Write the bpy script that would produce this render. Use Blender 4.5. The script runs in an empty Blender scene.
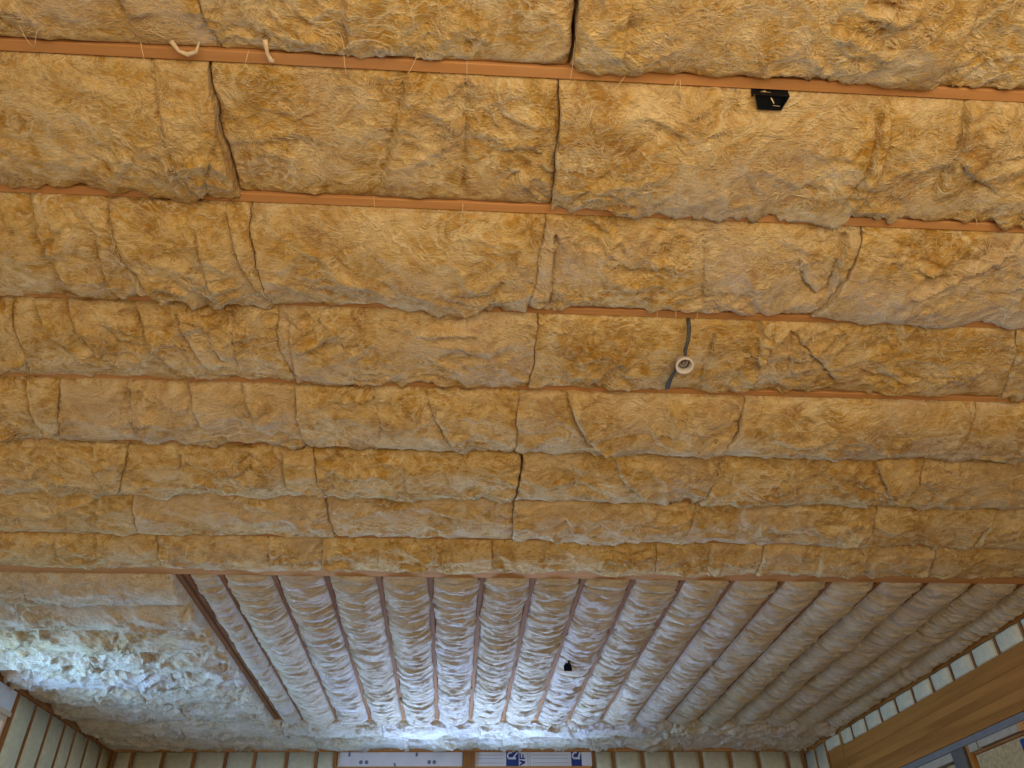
import bpy, bmesh, math
import numpy as np
from mathutils import Matrix, Vector

scene = bpy.context.scene
COL = scene.collection

# ------------------------------------------------------------------ camera
cam_d = bpy.data.cameras.new('camera')
cam_d.sensor_width = 36.0
cam_d.lens = 27.3145
cam_d.clip_start = 0.05
cam = bpy.data.objects.new('camera', cam_d)
COL.objects.link(cam)
Rv = Vector((0.99784022, -0.06399288, -0.014826))
Uv = Vector((-0.02686269, -0.60349947, 0.79691077))
Fv = Vector((0.0599441, 0.79479135, 0.60391507))
cam.matrix_world = Matrix(((Rv.x, Uv.x, -Fv.x, 0), (Rv.y, Uv.y, -Fv.y, 0), (Rv.z, Uv.z, -Fv.z, 1.6), (0, 0, 0, 1)))
scene.camera = cam

# ------------------------------------------------------------------ world, daylight, exposure
world = bpy.data.worlds.new('world')
scene.world = world
world.use_nodes = True
wn = world.node_tree.nodes
wn['Background'].inputs['Color'].default_value = (0.62, 0.78, 1.0, 1)
wn['Background'].inputs['Strength'].default_value = 1.2

vs = scene.view_settings
vs.view_transform = 'Standard'
vs.look = 'None'
vs.gamma = 1.0
vs.use_curve_mapping = False
vs.exposure = 0.0


def area_light(name, loc, size, direction, power, color, spread=180):
    d = bpy.data.lights.new(name, 'AREA')
    d.shape = 'RECTANGLE'
    d.size, d.size_y = size
    d.energy = power
    d.color = color
    d.spread = math.radians(spread)
    o = bpy.data.objects.new(name, d)
    COL.objects.link(o)
    o.location = loc
    o.rotation_euler = Vector(direction).to_track_quat('-Z', 'Z').to_euler()
    return o


BLUE = (0.19, 0.50, 1.0)
# daylight in each window opening (just outside the glass)
area_light('daylight_back_a', (-0.75, 11.72, 2.75), (1.6, 1.6), (0, -1, 0), 44, BLUE)
area_light('daylight_back_b', (1.06, 11.72, 2.75), (1.5, 1.6), (0, -1, 0), 41, BLUE)
# light thrown up through the back windows by the bright ground outside
area_light('ground_glow_back', (0.2, 12.55, 1.9), (2.2, 1.2), (0, -0.86, 0.5), 215, (0.27, 0.46, 1.0), 54)
area_light('daylight_left', (-4.70, 7.75, 3.0), (1.9, 1.4), (1, 0, 0), 165, (0.22, 0.50, 1.0), 150)
area_light('daylight_left_near', (-4.70, 3.2, 2.3), (2.6, 2.0), (1, 0, 0), 36, (1.0, 0.94, 0.88))
# open doorway behind the photographer, sunlit yard outside
area_light('daylight_front', (1.0, -1.5, 1.4), (4.8, 2.6), (0, 1, 0), 198, (1.0, 0.86, 0.64))

# ------------------------------------------------------------------ helpers
ZC = 4.10           # underside of the ceiling joists
XL, XR = -4.58, 4.91  # inner stud faces left / right
YB, YF = 11.60, -1.4  # inner stud faces back / front


def new_mat(name):
    m = bpy.data.materials.new(name)
    m.use_nodes = True
    nt = m.node_tree
    b = nt.nodes['Principled BSDF']
    b.inputs['Roughness'].default_value = 0.9
    b.inputs['Specular IOR Level'].default_value = 0.15
    return m, nt, b


def nd(nt, typ, **kw):
    n = nt.nodes.new(typ)
    for k, v in kw.items():
        if k in n.inputs:
            n.inputs[k].default_value = v
        else:
            setattr(n, k, v)
    return n


def noise(nt, vec, scale, detail=4, rough=0.6, dist=0.0):
    n = nd(nt, 'ShaderNodeTexNoise', Scale=scale, Detail=detail, Roughness=rough, Distortion=dist)
    nt.links.new(vec, n.inputs['Vector'])
    return n.outputs['Fac']


def ramp(nt, fac, stops):
    r = nt.nodes.new('ShaderNodeValToRGB')
    e = r.color_ramp.elements
    while len(e) < len(stops):
        e.new(0.5)
    for el, (p, c) in zip(e, stops):
        el.position = p
        el.color = (c[0], c[1], c[2], 1)
    nt.links.new(fac, r.inputs['Fac'])
    return r.outputs['Color']


def mix(nt, fac, a, b, blend='MIX'):
    n = nt.nodes.new('ShaderNodeMix')
    n.data_type = 'RGBA'
    n.blend_type = blend
    for sock, v in ((n.inputs[0], fac), (n.inputs[6], a), (n.inputs[7], b)):
        if isinstance(v, (int, float)):
            sock.default_value = v
        elif isinstance(v, tuple):
            sock.default_value = (*v, 1)
        else:
            nt.links.new(v, sock)
    return n.outputs[2]


def math_(nt, op, a, b=0.0):
    n = nt.nodes.new('ShaderNodeMath')
    n.operation = op
    for s, v in ((n.inputs[0], a), (n.inputs[1], b)):
        if isinstance(v, (int, float)):
            s.default_value = v
        else:
            nt.links.new(v, s)
    return n.outputs[0]


def coords(nt, scale=(1, 1, 1), randomize=True):
    tc = nt.nodes.new('ShaderNodeTexCoord')
    out = tc.outputs['Object']
    if randomize:
        oi = nt.nodes.new('ShaderNodeObjectInfo')
        mul = math_(nt, 'MULTIPLY', oi.outputs['Random'], 57.0)
        add = nt.nodes.new('ShaderNodeVectorMath')
        nt.links.new(out, add.inputs[0])
        nt.links.new(mul, add.inputs[1])
        out = add.outputs[0]
    mp = nt.nodes.new('ShaderNodeMapping')
    mp.inputs['Scale'].default_value = scale
    nt.links.new(out, mp.inputs['Vector'])
    return mp.outputs['Vector']


def bump(nt, b, height, strength, distance):
    n = nt.nodes.new('ShaderNodeBump')
    n.inputs['Strength'].default_value = strength
    n.inputs['Distance'].default_value = distance
    nt.links.new(height, n.inputs['Height'])
    nt.links.new(n.outputs['Normal'], b.inputs['Normal'])


def fiberglass(name, dark, mid, pale, stretch=(1, 1, 1), wisp=1.0, sheen=0.4):
    """loose glass-wool: golden body, paler torn fibres in warped streaks, fibrous relief"""
    m, nt, b = new_mat(name)
    v = coords(nt, stretch)
    big = noise(nt, v, 3.4, 4, 0.55, 1.6)
    med = noise(nt, v, 7.0, 5, 0.58, 2.6)
    v3 = coords(nt, (stretch[0] * 1.0, stretch[1] * 1.7, 1))
    sml = noise(nt, v3, 18.0, 4, 0.60, 2.6)
    # thin pale wisps: the mid-contours of two warped noises
    w1 = noise(nt, v, 3.6, 4, 0.5, 2.8)
    w2 = noise(nt, v3, 8.0, 4, 0.5, 3.2)
    def contour(f, width):
        d = math_(nt, 'ABSOLUTE', math_(nt, 'SUBTRACT', f, 0.5))
        return ramp(nt, d, [(0.0, (1, 1, 1)), (width, (0, 0, 0))])
    mask = ramp(nt, noise(nt, v, 3.3, 3, 0.5, 0.5), [(0.38, (0, 0, 0)), (0.62, (1, 1, 1))])
    wa = math_(nt, 'MULTIPLY', contour(w1, 0.045), mask)
    wb_ = contour(w2, 0.06)
    base = ramp(nt, big, [(0.33, dark), (0.50, mid), (0.70, pale)])
    s1 = ramp(nt, med, [(0.46, (0, 0, 0)), (0.70, (1, 1, 1))])
    c = mix(nt, math_(nt, 'MULTIPLY', s1, 0.65), base, pale)
    d1 = ramp(nt, med, [(0.28, (1, 1, 1)), (0.47, (0, 0, 0))])
    c = mix(nt, math_(nt, 'MULTIPLY', d1, 0.6), c, tuple(x * 0.72 for x in dark))
    d2 = ramp(nt, sml, [(0.30, (1, 1, 1)), (0.50, (0, 0, 0))])
    c = mix(nt, math_(nt, 'MULTIPLY', d2, 0.35), c, tuple(x * 0.75 for x in dark))
    bright = tuple(min(0.9, x * y) for x, y in zip(pale, (1.12, 1.18, 1.3)))
    c = mix(nt, math_(nt, 'MULTIPLY', wa, 0.80 * wisp), c, bright)
    c = mix(nt, math_(nt, 'MULTIPLY', wb_, 0.42 * wisp), c, bright)
    oi2 = nt.nodes.new('ShaderNodeObjectInfo')
    patch = ramp(nt, noise(nt, v, 1.7, 3, 0.5, 1.2), [(0.42, (0, 0, 0)), (0.62, (1, 1, 1))])
    amt = math_(nt, 'MULTIPLY', patch, math_(nt, 'MULTIPLY', oi2.outputs['Random'], 0.6))
    c = mix(nt, amt, c, tuple(x * y for x, y in zip(pale, (0.86, 0.88, 1.15))))
    nt.links.new(c, b.inputs['Base Color'])
    h = math_(nt, 'ADD', math_(nt, 'MULTIPLY', med, 1.0), math_(nt, 'MULTIPLY', sml, 0.7))
    h = math_(nt, 'ADD', h, math_(nt, 'MULTIPLY', wa, 0.22 * wisp))
    h = math_(nt, 'ADD', h, math_(nt, 'MULTIPLY', wb_, 0.14 * wisp))
    bump(nt, b, h, 0.8, 0.026)
    b.inputs['Roughness'].default_value = 1.0
    b.inputs['Specular IOR Level'].default_value = 0.05
    b.inputs['Sheen Weight'].default_value = sheen
    b.inputs['Sheen Roughness'].default_value = 0.45
    return m


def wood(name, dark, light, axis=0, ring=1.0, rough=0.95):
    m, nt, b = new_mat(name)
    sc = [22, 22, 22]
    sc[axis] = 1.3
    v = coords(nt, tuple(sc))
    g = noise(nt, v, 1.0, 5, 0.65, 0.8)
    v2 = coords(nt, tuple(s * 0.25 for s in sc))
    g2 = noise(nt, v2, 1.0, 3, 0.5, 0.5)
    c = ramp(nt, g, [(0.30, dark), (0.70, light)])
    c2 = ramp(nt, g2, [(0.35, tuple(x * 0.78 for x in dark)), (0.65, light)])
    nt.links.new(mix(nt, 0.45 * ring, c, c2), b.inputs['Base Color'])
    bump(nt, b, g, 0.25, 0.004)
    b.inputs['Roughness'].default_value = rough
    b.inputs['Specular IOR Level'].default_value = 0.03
    return m


def plain(name, col, var=0.12, scale=8, rough=0.85):
    m, nt, b = new_mat(name)
    v = coords(nt)
    n = noise(nt, v, scale, 4, 0.6, 0.4)
    c = ramp(nt, n, [(0.3, tuple(x * (1 - var) for x in col)), (0.7, tuple(min(1, x * (1 + var)) for x in col))])
    nt.links.new(c, b.inputs['Base Color'])
    bump(nt, b, n, 0.15, 0.01)
    b.inputs['Roughness'].default_value = rough
    return m


M = {}
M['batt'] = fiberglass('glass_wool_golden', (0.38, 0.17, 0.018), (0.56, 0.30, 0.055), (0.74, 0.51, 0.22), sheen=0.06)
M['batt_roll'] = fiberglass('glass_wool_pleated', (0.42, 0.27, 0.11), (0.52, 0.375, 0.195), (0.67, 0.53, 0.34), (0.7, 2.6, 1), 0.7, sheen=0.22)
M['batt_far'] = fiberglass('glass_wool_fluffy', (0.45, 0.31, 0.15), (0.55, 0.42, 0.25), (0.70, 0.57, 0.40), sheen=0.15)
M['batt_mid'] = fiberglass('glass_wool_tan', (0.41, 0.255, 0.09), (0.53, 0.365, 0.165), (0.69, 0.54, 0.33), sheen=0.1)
M['tuft'] = plain('glass_wool_tuft', (0.66, 0.47, 0.25), 0.2, 40)
M['strand'] = plain('glass_fibre_strand', (0.76, 0.54, 0.25), 0.1, 20)
M['wall_batt'] = plain('wall_insulation_pale', (0.62, 0.57, 0.39), 0.10, 16)
M['joist'] = wood('joist_fir', (0.46, 0.20, 0.06), (0.60, 0.285, 0.095))
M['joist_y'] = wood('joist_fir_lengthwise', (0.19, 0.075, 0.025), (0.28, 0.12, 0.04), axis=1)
M['stud'] = wood('stud_fir', (0.24, 0.095, 0.03), (0.34, 0.15, 0.05), axis=2)
M['glulam'] = wood('glulam_fir', (0.33, 0.135, 0.03), (0.46, 0.205, 0.05), axis=1, ring=1.4, rough=0.6)
M['deck'] = wood('deck_plywood', (0.30, 0.18, 0.08), (0.42, 0.27, 0.13))
M['osb'] = plain('osb_board', (0.44, 0.32, 0.16), 0.28, 26)
M['floor'] = plain('subfloor_plywood', (0.46, 0.34, 0.20), 0.18, 6)
M['sheathing'] = plain('wall_sheathing', (0.42, 0.29, 0.15), 0.2, 12)
M['wrap'] = plain('white_foam_board', (0.66, 0.66, 0.68), 0.06, 5)
M['print_blue'] = plain('print_blue', (0.03, 0.055, 0.20), 0.06, 9)
M['print_grey'] = plain('print_grey', (0.16, 0.17, 0.24), 0.06, 9)
M['print_white'] = plain('print_white', (0.66, 0.66, 0.68), 0.04, 9)
M['red'] = plain('label_red', (0.34, 0.09, 0.06), 0.08, 9)
M['block'] = plain('weathered_block', (0.40, 0.34, 0.25), 0.12, 14)
M['steel'] = plain('galvanized_strip', (0.19, 0.18, 0.17), 0.1, 9, 0.5)
M['post'] = plain('grey_post', (0.13, 0.115, 0.10), 0.12, 14)
M['black'] = plain('black_plastic', (0.006, 0.007, 0.008), 0.1, 12, 0.45)
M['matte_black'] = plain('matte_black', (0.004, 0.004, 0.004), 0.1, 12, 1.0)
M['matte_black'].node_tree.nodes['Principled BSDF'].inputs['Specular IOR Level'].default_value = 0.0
M['cable'] = plain('grey_cable', (0.085, 0.078, 0.062), 0.15, 30, 0.95)
M['porcelain'] = plain('cream_porcelain', (0.62, 0.52, 0.38), 0.05, 20, 0.35)
M['brass'] = plain('dull_metal', (0.20, 0.14, 0.11), 0.1, 20, 0.4)
M['vinyl'] = plain('window_frame_tan', (0.62, 0.48, 0.34), 0.05, 9, 0.5)

gm, gnt, gb = new_mat('window_glass')
out = gnt.nodes['Material Output']
tr = gnt.nodes.new('ShaderNodeBsdfTransparent')
gl = gnt.nodes.new('ShaderNodeBsdfGlossy')
gl.inputs['Roughness'].default_value = 0.03
ms = gnt.nodes.new('ShaderNodeMixShader')
ms.inputs[0].default_value = 0.06
gnt.links.new(tr.outputs[0], ms.inputs[1])
gnt.links.new(gl.outputs[0], ms.inputs[2])
gnt.links.new(ms.outputs[0], out.inputs['Surface'])
M['glass'] = gm


def link(name, me, mat, parent=None, loc=(0, 0, 0)):
    o = bpy.data.objects.new(name, me)
    COL.objects.link(o)
    if mat is not None and not me.materials:
        me.materials.append(mat)
    o.location = loc
    if parent is not None:
        o.parent = parent
    return o


def tag(o, label=None, cat=None, group=None, kind=None):
    for k, v in (('label', label), ('category', cat), ('group', group), ('kind', kind)):
        if v:
            o[k] = v
    return o


def box_mesh(name, dims, bevel=0.0):
    bm = bmesh.new()
    bmesh.ops.create_cube(bm, size=1.0)
    bmesh.ops.scale(bm, vec=dims, verts=bm.verts)
    if bevel:
        bmesh.ops.bevel(bm, geom=bm.edges[:], offset=bevel, segments=1, affect='EDGES')
    me = bpy.data.meshes.new(name)
    bm.to_mesh(me)
    bm.free()
    return me


def box(name, lo, hi, mat, parent=None, bevel=0.0):
    lo, hi = Vector(lo), Vector(hi)
    c = (lo + hi) / 2
    return link(name, box_mesh(name, hi - lo, bevel), mat, parent, c if parent is None else c - parent.location)


def boxes(name, lst, mat, parent=None):
    """several boxes of one sheet (a wall sheet around its openings) as one mesh"""
    bm = bmesh.new()
    for lo, hi in lst:
        lo, hi = Vector(lo), Vector(hi)
        r = bmesh.ops.create_cube(bm, size=1.0)
        bmesh.ops.scale(bm, vec=hi - lo, verts=r['verts'])
        bmesh.ops.translate(bm, vec=(lo + hi) / 2, verts=r['verts'])
    me = bpy.data.meshes.new(name)
    bm.to_mesh(me)
    bm.free()
    return link(name, me, mat, parent)


def tube(name, pts, radius, mat, parent=None, sides=6, taper=None):
    """tube along 3D points (world), origin at the first point"""
    pts = [Vector(p) for p in pts]
    org = pts[0].copy()
    V, Fc = [], []
    n = len(pts)
    for i, p in enumerate(pts):
        t = (pts[min(i + 1, n - 1)] - pts[max(i - 1, 0)]).normalized()
        a = t.cross(Vector((0, 0, 1)))
        if a.length < 1e-3:
            a = t.cross(Vector((1, 0, 0)))
        a.normalize()
        b = t.cross(a)
        r = radius if taper is None else radius * taper[i]
        for k in range(sides):
            an = 2 * math.pi * k / sides
            V.append(p - org + (a * math.cos(an) + b * math.sin(an)) * r)
    for i in range(n - 1):
        for k in range(sides):
            k2 = (k + 1) % sides
            Fc.append((i * sides + k, i * sides + k2, (i + 1) * sides + k2, (i + 1) * sides + k))
    Fc.append(tuple(range(sides))[::-1])
    Fc.append(tuple(range((n - 1) * sides, n * sides)))
    me = bpy.data.meshes.new(name)
    me.from_pydata([tuple(v) for v in V], [], Fc)
    me.polygons.foreach_set('use_smooth', [True] * len(me.polygons))
    return link(name, me, mat, parent, org if parent is None else org - parent.location)


def lathe(name, prof, mat, seg=28):
    bm = bmesh.new()
    rings = []
    for r, z in prof:
        rings.append([bm.verts.new((r * math.cos(2 * math.pi * k / seg), r * math.sin(2 * math.pi * k / seg), z)) for k in range(seg)])
    for a, b in zip(rings, rings[1:]):
        for k in range(seg):
            bm.faces.new((a[k], a[(k + 1) % seg], b[(k + 1) % seg], b[k]))
    bmesh.ops.recalc_face_normals(bm, faces=bm.faces)
    me = bpy.data.meshes.new(name)
    bm.to_mesh(me)
    bm.free()
    me.polygons.foreach_set('use_smooth', [True] * len(me.polygons))
    return me


# ---- noise for the wool relief
_rng = np.random.default_rng(11)
_perm = np.concatenate([_rng.permutation(256)] * 2)
_ang = _rng.random(256) * 2 * np.pi
_gx, _gy = np.cos(_ang), np.sin(_ang)


def perlin(x, y):
    xi, yi = np.floor(x).astype(int), np.floor(y).astype(int)
    xf, yf = x - xi, y - yi
    u = xf * xf * xf * (xf * (xf * 6 - 15) + 10)
    v = yf * yf * yf * (yf * (yf * 6 - 15) + 10)
    xi &= 255
    yi &= 255

    def g(ix, iy, dx, dy):
        h = _perm[(_perm[ix & 255] + iy) & 255]
        return _gx[h] * dx + _gy[h] * dy
    a = g(xi, yi, xf, yf) * (1 - u) + g(xi + 1, yi, xf - 1, yf) * u
    b = g(xi, yi + 1, xf, yf - 1) * (1 - u) + g(xi + 1, yi + 1, xf - 1, yf - 1) * u
    return (a * (1 - v) + b * v) * 1.4


def fbm(x, y, oct=4, gain=0.5):
    s, a = 0, 1.0
    for i in range(oct):
        s = s + a * perlin(x * 2 ** i + 17.3 * i, y * 2 ** i - 9.1 * i)
        a *= gain
    return s


def ridged(x, y, pw=3):
    return (1 - np.abs(np.clip(perlin(x, y), -1, 1))) ** pw


def wool_relief(x, y, rough=1.0):
    wx, wy = perlin(x * 4 + 3, y * 4) * 0.09, perlin(x * 4, y * 4 + 8) * 0.09
    wx2, wy2 = wx + perlin(x * 13, y * 13 + 5) * 0.03, wy + perlin(x * 13 + 7, y * 13) * 0.03
    h = 0.014 * fbm(x * 2.1, y * 2.1, 2)
    zone = np.clip(0.55 + 0.9 * perlin(x * 2.7 + 40, y * 2.7), 0.12, 1.3) * rough
    h = h + 0.034 * zone * (ridged((x + wx) * 3.6, (y + wy) * 4.4, 5) - 0.35)
    h = h + 0.022 * zone * (ridged((x + wx2) * 9, (y + wy2) * 11, 4) - 0.35)
    h = h + 0.010 * zone * (ridged((x + wx2) * 27, (y + wy2) * 31, 3) - 0.35)
    h = h + 0.003 * rough * fbm((x + wx2) * 40, (y + wy2) * 44, 2)
    return h


def crease_term(x, y, pts, depth, width, step):
    best = np.full(x.shape, 1e9)
    sgn = np.zeros(x.shape)
    along = np.zeros(x.shape)
    L = [math.dist(a, b) for a, b in zip(pts, pts[1:])]
    T = sum(L) or 1
    acc = 0
    for (a, b), l in zip(zip(pts, pts[1:]), L):
        if l < 1e-6:
            continue
        tx, ty = (b[0] - a[0]) / l, (b[1] - a[1]) / l
        t = np.clip((x - a[0]) * tx + (y - a[1]) * ty, 0, l)
        dx, dy = x - a[0] - t * tx, y - a[1] - t * ty
        d = np.hypot(dx, dy)
        m = d < best
        best = np.where(m, d, best)
        sgn = np.where(m, np.sign(dx * ty - dy * tx), sgn)
        along = np.where(m, (acc + t) / T, along)
        acc += l
    fade = np.clip(np.minimum(along, 1 - along) / 0.12, 0.25, 1)
    out = -depth * np.exp(-(best / width) ** 2 * 1.6) * fade
    out = out - depth * 0.5 * np.exp(-best / (width * 4)) * fade
    # the side the sign points to is a fold that hangs lower beside the crease
    up = sgn * np.sign(step) > 0
    out = out + np.abs(step) * fade * np.where(up, (1 - np.exp(-(best / (width * 0.5)))) * np.exp(-best / 0.085) * 2.4, -0.5 * np.exp(-best / 0.05))
    return out


def seam_x(seam, y):
    s = sorted(seam, key=lambda q: q[1])
    xs, ys = np.array([q[0] for q in s]), np.array([q[1] for q in s])
    r = np.interp(y, ys, xs)
    return r


def grid_solid(name, X, Y, Z, ztop, mat, axis_flip=False):
    """closed solid: lower face is the height field (X,Y,Z), upright sides, flat top"""
    nv, nu = X.shape
    cx, cy = float((X.min() + X.max()) / 2), float((Y.min() + Y.max()) / 2)
    cz = ztop
    V = np.stack([X - cx, Y - cy, Z - cz], -1).reshape(-1, 3)
    idx = np.arange(nu * nv).reshape(nv, nu)
    q = np.stack([idx[:-1, :-1], idx[1:, :-1], idx[1:, 1:], idx[:-1, 1:]], -1).reshape(-1, 4)
    ring = np.concatenate([idx[0, :], idx[1:, -1], idx[-1, -2::-1], idx[-2:0:-1, 0]])
    top = V[ring].copy()
    top[:, 2] = 0
    n0 = len(V)
    n = len(ring)
    k = np.arange(n)
    k2 = (k + 1) % n
    side = np.stack([ring[k], ring[k2], n0 + k2, n0 + k], -1)
    V = np.concatenate([V, top])
    faces = q.tolist() + side.tolist() + [(n0 + k).tolist()]
    me = bpy.data.meshes.new(name)
    me.from_pydata(V.tolist(), [], faces)
    sm = np.ones(len(faces), bool)
    sm[len(q):] = False
    me.polygons.foreach_set('use_smooth', sm)
    me.update()
    return link(name, me, mat, None, (cx, cy, cz))


def batt(name, sl, sr, y0, y1, bulge, creases, mat, res, rough=1.0, gap=(0.003, 0.003), lip=0.01, fibres=0, dent=None):
    """glass-wool batt lying across the camera's view between two joists"""
    L = abs(np.mean([q[0] for q in sr]) - np.mean([q[0] for q in sl]))
    nu, nv = max(12, int(L / res)), max(10, int((y1 - y0) / res))
    # denser rows towards the edges
    v = np.linspace(0, 1, nv)
    v = v - 0.055 * np.sin(2 * np.pi * v) * 1.0
    u = np.linspace(0, 1, nu)
    u = u - 0.03 * np.sin(2 * np.pi * u)
    y = y0 + (y1 - y0) * v
    seed = (sl[0][0] * 7.7 + y0 * 3.1)
    ml, mr = float(np.mean([q[0] for q in sl])), float(np.mean([q[0] for q in sr]))
    jl = 0.010 * perlin(y * 7, y * 0 + ml * 9.3) + 0.004 * perlin(y * 31, y * 0 + ml * 5.1)
    jr = 0.010 * perlin(y * 7, y * 0 + mr * 9.3) + 0.004 * perlin(y * 31, y * 0 + mr * 5.1)
    xl = seam_x(sl, y) + gap[0] + jl
    xr = seam_x(sr, y) - gap[1] + jr
    X = xl[:, None] + (xr - xl)[:, None] * u[None, :]
    Y = np.repeat(y[:, None], nu, 1)
    ox, oy = X + seed * 1.7, Y + seed
    vv = np.repeat(v[:, None], nu, 1)
    prof = np.where(vv < 0.5, 1 - np.clip(1 - vv / 0.5, 0, 1) ** 2.3, 1 - np.clip((vv - 0.5) / 0.5, 0, 1) ** 3.6)
    bulge = bulge * 1.55
    amp = 1 + 0.35 * perlin(X * 2.1 + seed, Y * 0.7)
    sag = bulge * prof * amp
    em = np.clip(np.minimum(vv, 1 - vv) / 0.07, 0, 1) ** 0.6
    sag = sag + wool_relief(ox, oy, rough) * (0.25 + 0.75 * em)
    for pts, dep, wid, st in creases:
        px = [q[0] for q in pts]
        if max(px) < X.min() - 0.02 or min(px) > X.max() + 0.02:
            continue
        sag = sag + crease_term(X, Y, pts, dep / 1000 * 1.5, wid / 1000, st / 1000 * 1.7)
    de = np.minimum(X - xl[:, None], xr[:, None] - X)
    seam_amt = 0.002 + 0.010 * np.clip(0.5 + perlin(Y * 5, X * 0 + seed), 0, 1)
    sag = sag - seam_amt * np.exp(-de / 0.007)
    dy = np.minimum(Y - y0, y1 - Y)
    sag = sag - 0.016 * np.exp(-dy / 0.016)
    if dent:
        dx_, dy_, dr_, ds_ = dent
        k_ = np.exp(-(((X - dx_) / dr_) ** 2 + ((Y - dy_) / (dr_ * 0.8)) ** 2) ** 2)
        sag = sag * (1 - k_) + np.minimum(sag, ds_) * k_
    # soft edge that swells out under the joists where it hangs below them
    low = np.clip((sag - 0.004) / 0.010, 0, 1)
    lip = lip * 2.4
    ragged = np.clip(0.75 + 0.9 * perlin(X * 3.1 + seed, X * 0 + 2.2) + 0.5 * perlin(X * 11 + seed, X * 0), 0, 1.6)
    Y = Y + lip * ragged * low * np.exp(-((1 - vv) / 0.10) ** 2) - 0.35 * lip * ragged * low * np.exp(-(vv / 0.07) ** 2)
    o = grid_solid(name, X, Y, ZC - sag, ZC + 0.185, mat)
    if fibres:
        loose_fibres(o, X, Y, ZC - sag, v, y0, y1, xl, xr, fibres, int(abs(seed) * 1000) % 99991)
    return o


def loose_fibres(parent, X, Y, Z, v, y0, y1, xl, xr, n_clump, seed):
    """torn fibres lying in clumps on the face of a batt, one mesh"""
    r = np.random.default_rng(seed)
    nv, nu = X.shape
    m = 11
    n = n_clump * m
    cu, cv = r.random(n_clump) * 0.96 + 0.02, r.random(n_clump) * 0.86 + 0.07
    ys = y0 + (y1 - y0) * v
    yc = y0 + (y1 - y0) * cv
    xc = np.interp(yc, ys, xl) + cu * np.interp(yc, ys, xr - xl)
    ang = r.random(n_clump) * 2 * np.pi
    curl = (r.random(n_clump) - 0.5) * 26
    ln = 0.035 + 0.085 * r.random(n_clump) ** 1.5
    off = (r.random((n_clump, m)) - 0.5) * 0.045
    x = (xc[:, None] - np.sin(ang)[:, None] * off).ravel()
    y = (yc[:, None] + np.cos(ang)[:, None] * off).ravel()
    a = np.repeat(ang, m) + r.normal(0, 0.28, n)
    c = np.repeat(curl, m) + r.normal(0, 7, n)
    L = np.repeat(ln, m) * (0.5 + r.random(n))
    k = 8
    st = L / (k - 1)
    x = x - np.cos(a) * L * 0.5
    y = y - np.sin(a) * L * 0.5
    P = np.zeros((k, n, 3))
    lift = 0.001 + 0.004 * r.random(n)
    for i in range(k):
        y_ = np.clip(y, y0 + 0.012, y1 - 0.012)
        vi = np.interp(y_, ys, np.arange(nv))
        uu = np.clip((x - np.interp(y_, ys, xl)) / np.interp(y_, ys, xr - xl), 0.004, 0.996)
        x = np.interp(y_, ys, xl) + uu * np.interp(y_, ys, xr - xl)
        ui = np.clip(np.round(uu * (nu - 1)).astype(int), 0, nu - 1)
        v0 = np.clip(np.floor(vi).astype(int), 0, nv - 2)
        f = vi - v0
        z = Z[v0, ui] * (1 - f) + Z[v0 + 1, ui] * f
        P[i] = np.stack([x, y_, z - lift * math.sin(math.pi * i / (k - 1)) + 0.0006], -1)
        x = x + np.cos(a) * st
        y = y + np.sin(a) * st
        a = a + c * st
    R = 0.0009
    S = 3
    taper = np.array([0.25, 0.8, 1, 1, 1, 0.9, 0.6, 0.2])
    T = np.gradient(P, axis=0)
    T /= np.linalg.norm(T, axis=2, keepdims=True) + 1e-9
    side = np.stack([-T[..., 1], T[..., 0], np.zeros_like(T[..., 0])], -1)
    side /= np.linalg.norm(side, axis=2, keepdims=True) + 1e-9
    nor = np.cross(T, side)
    ring = []
    for q in range(S):
        an = 2 * math.pi * q / S
        ring.append(P + (side * math.cos(an) + nor * math.sin(an)) * (R * taper)[:, None, None])
    V = np.stack(ring, 2)            # k, n, S, 3
    idx = np.arange(k * n * S).reshape(k, n, S)
    F = []
    for q in range(S):
        q2 = (q + 1) % S
        F.append(np.stack([idx[:-1, :, q], idx[:-1, :, q2], idx[1:, :, q2], idx[1:, :, q]], -1).reshape(-1, 4))
    F = np.concatenate(F)
    V = V.reshape(-1, 3) - np.array(parent.location)
    me = bpy.data.meshes.new('loose_fibres')
    me.vertices.add(len(V))
    me.vertices.foreach_set('co', V.ravel())
    me.loops.add(F.size)
    me.loops.foreach_set('vertex_index', F.ravel())
    me.polygons.add(len(F))
    me.polygons.foreach_set('loop_start', np.arange(0, F.size, 4))
    me.update(calc_edges=True)
    o = link('loose_fibres', me, M['strand'], parent)
    o['kind'] = 'stuff'
    return o


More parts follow.
